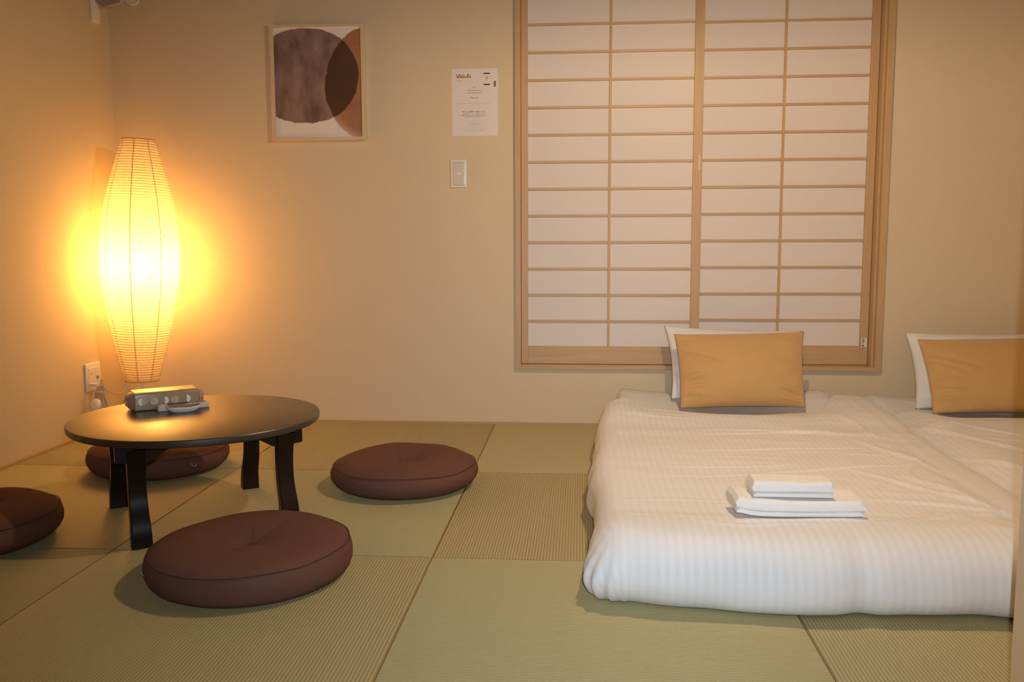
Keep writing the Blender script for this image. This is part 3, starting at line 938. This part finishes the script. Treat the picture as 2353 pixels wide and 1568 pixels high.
obj('face_plate', V2, [[i, (i + 1) % n, n + (i + 1) % n, n + i] for i in range(n)] + [[n + i for i in range(n)]], m_plain('glossy_copper', srgb(150, 96, 72), 0.12, 0.05, Metallic=0.7), rem2, smooth=True, sharp=40)

# ------------------------------------------------------------------ paper lamp
LPX, LPY = -1.912, 3.700
LEAN = 0.034
lamp = empty('floor_lamp', (LPX, LPY, 0)); lamp.rotation_euler = (0, LEAN, 0); tag(lamp, 'tall tapered paper lamp glowing in the corner', 'lamp')
Z0, Z1 = 0.213, 1.239
def shade_r(t):
    key = [(0, 0.066), (0.06, 0.083), (0.15, 0.105), (0.25, 0.126), (0.35, 0.143), (0.45, 0.154), (0.53, 0.157), (0.62, 0.153), (0.72, 0.140), (0.82, 0.117), (0.91, 0.092), (1.0, 0.064)]
    for (a, ra), (b, rb) in zip(key, key[1:]):
        if t <= b:
            f = (t - a) / (b - a)
            return (ra + (rb - ra) * f) * 1.02
    return key[-1][1] * 1.02
def shade_rs(t):
    return (shade_r(max(0, t - 0.03)) + 2 * shade_r(t) + shade_r(min(1, t + 0.03))) / 4
NR = 92; SUB = 4; n = 72
V, F, UV = [], [], []
rows = NR * SUB
for k in range(rows + 1):
    t = k / rows; ph = (k % SUB) / SUB
    r = shade_rs(t) + 0.0028 * math.sin(math.pi * ph) - 0.0010
    for i in range(n):
        a = 2 * math.pi * i / n
        V.append((r * math.cos(a), r * math.sin(a), Z0 + (Z1 - Z0) * t)); UV.append((a / (2 * math.pi), t))
for k in range(rows):
    for i in range(n):
        F.append([k * n + i, k * n + (i + 1) % n, (k + 1) * n + (i + 1) % n, (k + 1) * n + i])
shade = obj('lamp_shade', V, F, M['shade'], lamp, smooth=True, uvs=UV)
for q in range(8):
    a = 2 * math.pi * (q + 0.28) / 8
    obj('shade_rib', *tube([((shade_rs(k / 60) - 0.0012) * math.cos(a), (shade_rs(k / 60) - 0.0012) * math.sin(a), Z0 + (Z1 - Z0) * k / 60) for k in range(61)], 0.0016, 5), M['shade_rib'], shade, smooth=True)
for (z, r) in ((Z0, shade_rs(0)), (Z1, shade_rs(1))):
    obj('shade_ring', *tube([(r * math.cos(2 * math.pi * k / 48), r * math.sin(2 * math.pi * k / 48), z) for k in range(48)], 0.0022, 6, True), M['shade_rib'], shade, smooth=True)
obj('pole', *lathe([(0.0055, 0.02), (0.0055, 0.60)], 16), M['white_plastic'], lamp, smooth=True, sharp=40)
obj('foot', *lathe([(0.105, 0.0), (0.11, 0.004), (0.11, 0.014), (0.104, 0.019), (0.02, 0.024), (0.012, 0.03)], 48), M['white_plastic'], lamp, smooth=True, sharp=40)
obj('socket', *lathe([(0.008, 0.59), (0.019, 0.60), (0.020, 0.645), (0.016, 0.65)], 20), M['white_plastic'], lamp, smooth=True, sharp=40)
# spokes that carry the shade on the pole
for q in range(3):
    a = 2 * math.pi * q / 3 + 0.4
    obj('spoke', *tube([(0.006 * math.cos(a), 0.006 * math.sin(a), 0.56), (0.150 * math.cos(a), 0.150 * math.sin(a), 0.60)], 0.0013, 6), M['shade_rib'], lamp)
bulb = obj('bulb', *lathe([(0.014, 0.65), (0.017, 0.665), (0.026, 0.69), (0.030, 0.715), (0.028, 0.738), (0.018, 0.757), (0.004, 0.764)], 24), m_bulb('bulb_glass', (1.0, 0.62, 0.25, 1), 60), lamp, smooth=True)
# the lamp's own light, at the bulb
bl = add_light('lamp_bulb_light', 'POINT', (LPX + 0.715 * math.sin(LEAN), LPY, 0.715), 18.5, (1.0, 0.50, 0.12), 0.034)
# cord: from under the shade to the wrapped bundle, the plug and the foot switch
M['cord'] = m_plain('cord_ivory', srgb(214, 190, 160), 0.5, 0.04)
obj('cord', *tube(smooth_path([(-1.952 - LPX, 3.655 - LPY, 0.218), (-1.955 - LPX, 3.645 - LPY, 0.192), (-1.965 - LPX, 3.62 - LPY, 0.166), (-1.985 - LPX, 3.59 - LPY, 0.168), (-2.008 - LPX, 3.565 - LPY, 0.195), (-2.016 - LPX, 3.556 - LPY, 0.232), (-2.022 - LPX, 3.552 - LPY, 0.20), (-2.035 - LPX, 3.548 - LPY, 0.210)], 8), 0.0026, 8), M['cord'], lamp, smooth=True)
loops = []
for k in range(5):
    off = (k - 2) * 0.0045
    c = [(-2.024 + off - LPX, 3.556 + off * 0.5 - LPY, 0.20), (-2.028 + off * 1.6 - LPX, 3.55 - LPY, 0.165), (-2.020 + off * 2.4 - LPX, 3.545 - LPY, 0.120), (-2.008 + off * 3 - LPX, 3.545 - LPY, 0.075), (-2.005 + off * 3 - LPX, 3.552 - LPY, 0.055), (-2.0 + off * 2 - LPX, 3.562 - LPY, 0.09), (-2.012 + off - LPX, 3.562 - LPY, 0.15), (-2.018 + off - LPX, 3.56 - LPY, 0.205)]
    loops.append(tube(smooth_path(c, 6), 0.0026, 8))
for lp in loops: obj('cord_loop', *lp, M['cord'], lamp, smooth=True)
for k in range(4):
    z = 0.158 + k * 0.0065
    obj('cord_wrap', *tube([(-2.021 - LPX + 0.017 * math.cos(2 * math.pi * i / 24), 3.554 - LPY + 0.013 * math.sin(2 * math.pi * i / 24), z + 0.002 * math.sin(2 * math.pi * i / 24 + k)) for i in range(24)], 0.0028, 8, True), M['cord'], lamp, smooth=True)
# round inline switch
sw = []
V, F = lathe([(0.004, -0.009), (0.022, -0.009), (0.028, -0.004), (0.029, 0.0), (0.028, 0.005), (0.022, 0.010), (0.004, 0.0115)], 32)
R_ = Matrix.Rotation(math.radians(62), 4, 'X') @ Matrix.Rotation(math.radians(-20), 4, 'Y')
cs = Vector((-2.022 - LPX, 3.512 - LPY, 0.128))
obj('cord_switch', [R_ @ Vector(v) + cs for v in V], F, M['white_plastic'], lamp, smooth=True, sharp=50)
plug = join(box(XL + 0.0125 - LPX, XL + 0.042 - LPX, 3.538 - LPY, 3.556 - LPY, 0.203, 0.215, 0.003))
obj('plug', *plug, M['white_plastic'], lamp, smooth=True, sharp=40)['label'] = 'white plug in the wall socket'

# ------------------------------------------------------------------ socket on the left wall, switch and fixture
out = empty('wall_socket', (XL, 3.597, 0.24)); tag(out, 'white wall socket plate on the left wall beside the lamp', 'wall socket')
obj('plate', *box(0.0, 0.010, -0.056, 0.056, -0.060, 0.060, 0.004, 3), M['white_plastic'], out, smooth=True, sharp=40)
obj('outlet_face', *box(0.0095, 0.0120, -0.040, 0.040, -0.040, 0.040, 0.0012), M['white_plastic'], out)
R90 = Matrix.Rotation(math.radians(90), 4, 'Y')
for (y, z, nm, rr, mm) in ((0.024, -0.004, 'coax_jack', 0.0065, 'grey_plastic'),):
    V, F = lathe([(rr, 0.0), (rr, 0.004), (rr * 0.62, 0.0045), (rr * 0.6, 0.002)], 20)
    obj(nm, [R90 @ Vector(v) + Vector((0.012, y, z)) for v in V], F, M[mm], out, smooth=True, sharp=40)
    V, F = lathe([(rr * 0.58, 0.0), (rr * 0.58, 0.003)], 16)
    obj('jack_core', [R90 @ Vector(v) + Vector((0.0125, y, z)) for v in V], F, M['dark_plastic'], out)
obj('slot', *join(box(0.0118, 0.0123, -0.030, -0.028, 0.010, 0.020), box(0.0118, 0.0123, -0.018, -0.016, 0.010, 0.020)), M['dark_plastic'], out)

swx = -0.532; swz = 1.100
sw = empty('light_switch', (swx, YW, swz)); tag(sw, 'white light switch with red pilot light below the notice', 'switch')
obj('plate', *box(-0.035, 0.035, -0.008, 0.0, -0.060, 0.060, 0.003, 3), M['white_plastic'], sw, smooth=True, sharp=40)
obj('rocker', *box(-0.024, 0.021, -0.0105, -0.0078, -0.050, 0.047, 0.0012), m_plain('rocker_ivory', srgb(212, 200, 184), 0.35, 0.02), sw)
obj('rocker_gap', *join(box(0.0212, 0.0222, -0.0086, -0.0080, -0.051, 0.048), box(-0.025, 0.0222, -0.0086, -0.0080, -0.0515, -0.0503), box(-0.025, 0.0222, -0.0086, -0.0080, 0.0473, 0.0483)), M['grey_plastic'], sw)
V, F = lathe([(0.0024, 0.0), (0.0020, 0.001)], 12)
RX = Matrix.Rotation(math.radians(90), 4, 'X')
obj('pilot_light', [RX @ Vector(v) + Vector((-0.013, -0.0104, 0.0)) for v in V], F, m_emit('pilot_red', (1.0, 0.06, 0.03, 1), 3.0), sw)
obj('name_strip', *box(-0.007, 0.013, -0.0110, -0.0104, -0.004, 0.003), M['white_plastic'], sw)
V, F = lathe([(0.0022, 0.0), (0.0012, 0.0008)], 10)
obj('plate_screw', [RX @ Vector(v) + Vector((0.0245, -0.0079, -0.050)) for v in V], F, m_plain('screw_steel', srgb(225, 225, 225), 0.2, 0.02, Metallic=1.0), sw)

# bracket high up in the corner (only its lower end is in the frame)
fx = empty('corner_bracket', (XL, 3.77, 1.74)); tag(fx, 'white bracket high in the left corner cut off by the top edge', 'bracket')
obj('wall_plate', *box(0.0, 0.014, -0.034, 0.026, 0.0, 0.30, 0.003, 3), M['white_plastic'], fx, smooth=True, sharp=40)
obj('arm', *prism([(0.014, 0.085), (0.050, 0.060), (0.120, 0.075), (0.160, 0.140), (0.150, 0.20), (0.014, 0.20)], -0.010, 0.020, 0.003), M['grey_plastic'], fx)
pts = [(0.060, 0.13)] + [(0.118 + 0.030 * math.cos(a), 0.126 + 0.030 * math.sin(a)) for a in [math.radians(d) for d in range(250, 361, 12)]] + [(0.148, 0.24), (0.060, 0.24)]
obj('round_tag', *prism(pts, 0.108, 0.118, 0.002), M['white_plastic'], fx)

# ------------------------------------------------------------------ framed picture
px0, px1, pz0, pz1 = -1.347, -0.931, 1.247, 1.737
def pic_mat():
    t = NT('abstract_watercolour'); v = t.coord('UV')
    sep = t.n('ShaderNodeSeparateXYZ'); t.l(v, sep.inputs[0])
    n1 = t.noise(v, 4.0, 4, 0.6); n2 = t.noise(t.mapping(v, (1, 1, 1), (0, 0, 0), (3.7, 1.2, 0)), 4.0, 4, 0.6); n3 = t.noise(v, 2.2, 5, 0.6)
    fine = t.noise(v, 26, 3)
    U = t.math('ADD', sep.outputs[0], t.math('MULTIPLY', t.math('SUBTRACT', n1, 0.5), 0.07)); W_ = t.math('ADD', sep.outputs[1], t.math('MULTIPLY', t.math('SUBTRACT', n2, 0.5), 0.06))
    def blob(cx, cy, rx, ry, ex):
        a = t.math('POWER', t.math('ABSOLUTE', t.math('DIVIDE', t.math('SUBTRACT', U, cx), rx)), ex)
        b = t.math('POWER', t.math('ABSOLUTE', t.math('DIVIDE', t.math('SUBTRACT', W_, cy), ry)), ex)
        d = t.math('ADD', t.math('ADD', a, b), t.math('MULTIPLY', t.math('SUBTRACT', fine, 0.5), 0.05))
        mr = t.n('ShaderNodeMapRange'); t.l(d, mr.inputs[0]); mr.inputs[1].default_value = 1.02; mr.inputs[2].default_value = 0.99
        return mr.outputs[0], d
    A, dA = blob(0.36, 0.56, 0.60, 0.432, 2.15)
    B, dB = blob(1.10, 0.475, 0.515, 0.52, 2.0)
    paper = srgb(232, 224, 220)
    n4 = t.noise(t.mapping(v, (1.6, 0.9, 1), (0, 0, 0.7)), 2.6, 4, 0.55)
    nc = t.n('ShaderNodeMapRange'); t.l(n4, nc.inputs[0]); nc.inputs[1].default_value = 0.35; nc.inputs[2].default_value = 0.65
    colA = t.mix(nc.outputs[0], srgb(112, 86, 78), srgb(160, 136, 126))
    colB = t.mix(n3, srgb(128, 78, 46), srgb(196, 144, 104))
    wash = t.n('ShaderNodeMapRange'); t.l(dB, wash.inputs[0]); wash.inputs[1].default_value = 0.72; wash.inputs[2].default_value = 1.0
    low = t.n('ShaderNodeMapRange'); t.l(sep.outputs[1], low.inputs[0]); low.inputs[1].default_value = 0.30; low.inputs[2].default_value = 0.05
    colB = t.mix(t.math('MULTIPLY', t.math('MULTIPLY', wash.outputs[0], low.outputs[0]), 0.85), colB, srgb(206, 172, 150))
    c1 = t.mix(A, paper, colA)
    c2 = t.mix(B, c1, colB)
    over = t.mix(n3, srgb(66, 40, 28), srgb(104, 72, 46))
    c3 = t.mix(t.math('MULTIPLY', A, B), c2, over)
    t.bsdf(c3, 0.55, None, Specular_IOR_Level=0.3, Coat_Weight=0.0)
    return t.m
pic = empty('framed_picture', ((px0 + px1) / 2, YW, pz0)); tag(pic, 'abstract brown watercolour print in a thin pale wooden frame', 'picture')
pcx = pic.location.x
fd = 0.025; fw = 0.017
m_fr_v = m_wood('picture_frame_upright', srgb(222, 200, 164), 2); m_fr_h = m_wood('picture_frame_level', srgb(222, 200, 164), 0)
hw = (px1 - px0) / 2; hh = pz1 - pz0
tiltv = lambda V: V
obj('frame_side', *box(-hw, -hw + fw, -fd, 0, 0, hh, 0.001), m_fr_v, pic)
obj('frame_side', *box(hw - fw, hw, -fd, 0, 0, hh, 0.001), m_fr_v, pic)
obj('frame_rail', *box(-hw + fw, hw - fw, -fd, 0, 0, fw * 0.8, 0.001), m_fr_h, pic)
obj('frame_rail', *box(-hw + fw, hw - fw, -fd, 0, hh - fw * 0.8, hh, 0.001), m_fr_h, pic)
a0, a1, b0, b1 = -hw + fw - 0.001, hw - fw + 0.001, fw * 0.8 - 0.001, hh - fw * 0.8 + 0.001
V, F = box(a0, a1, -fd + 0.006, -fd + 0.009, b0, b1)
obj('art_print', V, F, pic_mat(), pic, uvs=[((v[0] - a0) / (a1 - a0), (v[2] - b0) / (b1 - b0)) for v in V])

# ------------------------------------------------------------------ Wi-Fi notice
nx0, nx1, nz0, nz1 = -0.559, -0.359, 1.260, 1.543
note = empty('wifi_notice', ((nx0 + nx1) / 2, YW, nz0)); tag(note, 'white paper notice headed Wi-Fi between the picture and the window', 'notice')
NW, NH = nx1 - nx0, nz1 - nz0
obj('sheet_of_paper', *box(-NW / 2, NW / 2, -0.0012, -0.0002, 0, NH), m_plain('notice_paper', srgb(226, 216, 212), 0.6, 0.02), note)
blk = m_plain('print_black', srgb(38, 30, 28), 0.7, 0.05); brn = m_plain('print_brown', srgb(92, 72, 50), 0.7, 0.05)
gry = m_plain('print_grey_ink', srgb(128, 116, 110), 0.7, 0.05); yel = m_plain('print_yellow', srgb(206, 168, 70), 0.7, 0.04); grn = m_plain('print_slate', srgb(112, 108, 98), 0.7, 0.04)
lgt = m_plain('print_pale', srgb(196, 184, 178), 0.7, 0.03)
def nx_(u): return -NW / 2 + u * NW
def nz_(v): return NH * (1 - v)
def flat(name, u0, u1, v0, v1, m, y=-0.0016, bev=0.0):
    obj(name, *box(nx_(u0), nx_(u1), y, -0.0011, nz_(v1), nz_(v0), bev), m, note)
def txt(body, u, v, hgt, m, width=None, name='lettering', align='CENTER'):
    V, F = text_mesh(body, 1.0)
    x0 = min(p.x for p in V); x1 = max(p.x for p in V); y0 = min(p.y for p in V); y1 = max(p.y for p in V)
    sz = hgt * NH / (y1 - y0); sx = sz if width is None else width * NW / (x1 - x0)
    ox = nx_(u) - (x0 + x1) / 2 * sx if align == 'CENTER' else nx_(u) - x0 * sx
    oz = nz_(v) - (y0 + y1) / 2 * sz
    return obj(name, [(p.x * sx + ox, -0.0016, p.y * sz + oz) for p in V], F, m, note)
# notice layout, fractions of the sheet
flat('yellow_underline', 0.10, 0.41, 0.118, 0.140, yel, -0.0014)
txt('Wi-Fi', 0.10, 0.111, 0.055, brn, 0.315, 'heading', 'LEFT')
flat('pale_subline', 0.10, 0.22, 0.172, 0.182, m_plain('print_pale_yellow', srgb(214, 194, 150), 0.7, 0.03))
flat('phone_icon_bar', 0.69, 0.825, 0.066, 0.084, blk, -0.0016, 0.0)
flat('phone_icon_bar', 0.69, 0.825, 0.230, 0.248, blk, -0.0016, 0.0)
# fan-shaped signal mark inside the phone icon
for (ra, rb) in ((0.0, 0.30), (0.42, 0.62), (0.74, 0.95)):
    V, F = [], []
    K = 12
    for k in range(K + 1):
        a = math.radians(48 + 84 * k / K)
        for rr in (ra, rb):
            V.append((nx_(0.757) + rr * 0.0105 * math.cos(a) * 1.25, -0.0016, nz_(0.178) + rr * 0.0165 * math.sin(a)))
    for k in range(K): F.append([2 * k, 2 * k + 1, 2 * k + 3, 2 * k + 2])
    obj('signal_mark', V, F, yel, note)
flat('grey_tab', 0.908, 0.955, 0.188, 0.272, grn)
txt('SSID', 0.485, 0.279, 0.016, gry, 0.085)
txt('a8E2448N70P5-2G', 0.505, 0.324, 0.016, gry, 0.325)
txt('a8E2448N70P5-5G', 0.505, 0.360, 0.016, gry, 0.325)
txt('Password', 0.49, 0.430, 0.020, blk, 0.17)
for e in ((0.115, 0.835, 0.462, 0.4635), (0.115, 0.835, 0.569, 0.5705), (0.115, 0.1165, 0.4635, 0.569), (0.8335, 0.835, 0.4635, 0.569)):
    flat('password_box_line', *e, lgt, -0.0014)
for k, ch in enumerate('1817499828762'):
    txt(ch, 0.168 + k * 0.0535, 0.517, 0.020, gry, 0.014 if ch != '1' else 0.007)
txt('Wi-Fi は無料で使えます。', 0.485, 0.640, 0.026, brn, 0.53)
txt('同じ周波数のネットワークを選択してください。', 0.485, 0.671, 0.014, brn, 0.50)
txt('接続後はどなたでも自由に、無料で通信ができます。', 0.485, 0.694, 0.015, brn, 0.55)
txt('※ご利用の環境により遅くなる場合があります。', 0.485, 0.716, 0.014, brn, 0.43)
txt('Free Wi-Fi is available.', 0.485, 0.765, 0.012, lgt, 0.22)
txt('Please select the network and enter the password', 0.485, 0.786, 0.012, lgt, 0.40)
txt('shown above to connect', 0.485, 0.808, 0.012, lgt, 0.27)
txt('Enjoy your stay with us here', 0.485, 0.826, 0.013, gry, 0.26)
txt('Wi-Fi can be used in the whole house', 0.485, 0.862, 0.011, lgt, 0.38)
txt('The speed may drop depending on the number of users', 0.485, 0.884, 0.011, lgt, 0.55)
txt('Please ask the staff if it does not work for you', 0.485, 0.904, 0.011, lgt, 0.66)
txt('Thank you for your understanding', 0.485, 0.923, 0.012, gry, 0.37)

# ------------------------------------------------------------------ pendant lamp (above the frame)
cl = empty('pendant_lamp', (CEIL_LAMP[0], CEIL_LAMP[1], ZC)); tag(cl, 'warm pendant lamp hanging over the edge of the left duvet', 'lamp')
dz = CEIL_LAMP[2] - ZC
obj('canopy', *lathe([(0.050, -0.018), (0.056, -0.014), (0.058, 0.0)], 40), M['white_plastic'], cl, smooth=True, sharp=40)
obj('flex', *lathe([(0.003, dz + 0.085), (0.003, -0.018)], 10), M['white_plastic'], cl, smooth=True, sharp=40)
obj('lamp_shade', *lathe([(0.020, dz + 0.070), (0.060, dz + 0.060), (0.130, dz + 0.006), (0.134, dz + 0.008), (0.062, dz + 0.067), (0.020, dz + 0.078)], 56, cap=False), M['white_plastic'], cl, smooth=True, sharp=40)  # unseen shade, shaped to hold light off the ceiling and upper wall
obj('lamp_holder', *lathe([(0.016, dz + 0.042), (0.019, dz + 0.044), (0.020, dz + 0.082), (0.008, dz + 0.090)], 24), M['white_plastic'], cl, smooth=True, sharp=40)
obj('bulb', *lathe([(0.004, dz - 0.034), (0.016, dz - 0.030), (0.027, dz - 0.018), (0.031, dz), (0.027, dz + 0.017), (0.018, dz + 0.032), (0.014, dz + 0.044)], 28), m_bulb('pendant_bulb_glass', (1.0, 0.66, 0.32, 1), 30), cl, smooth=True)
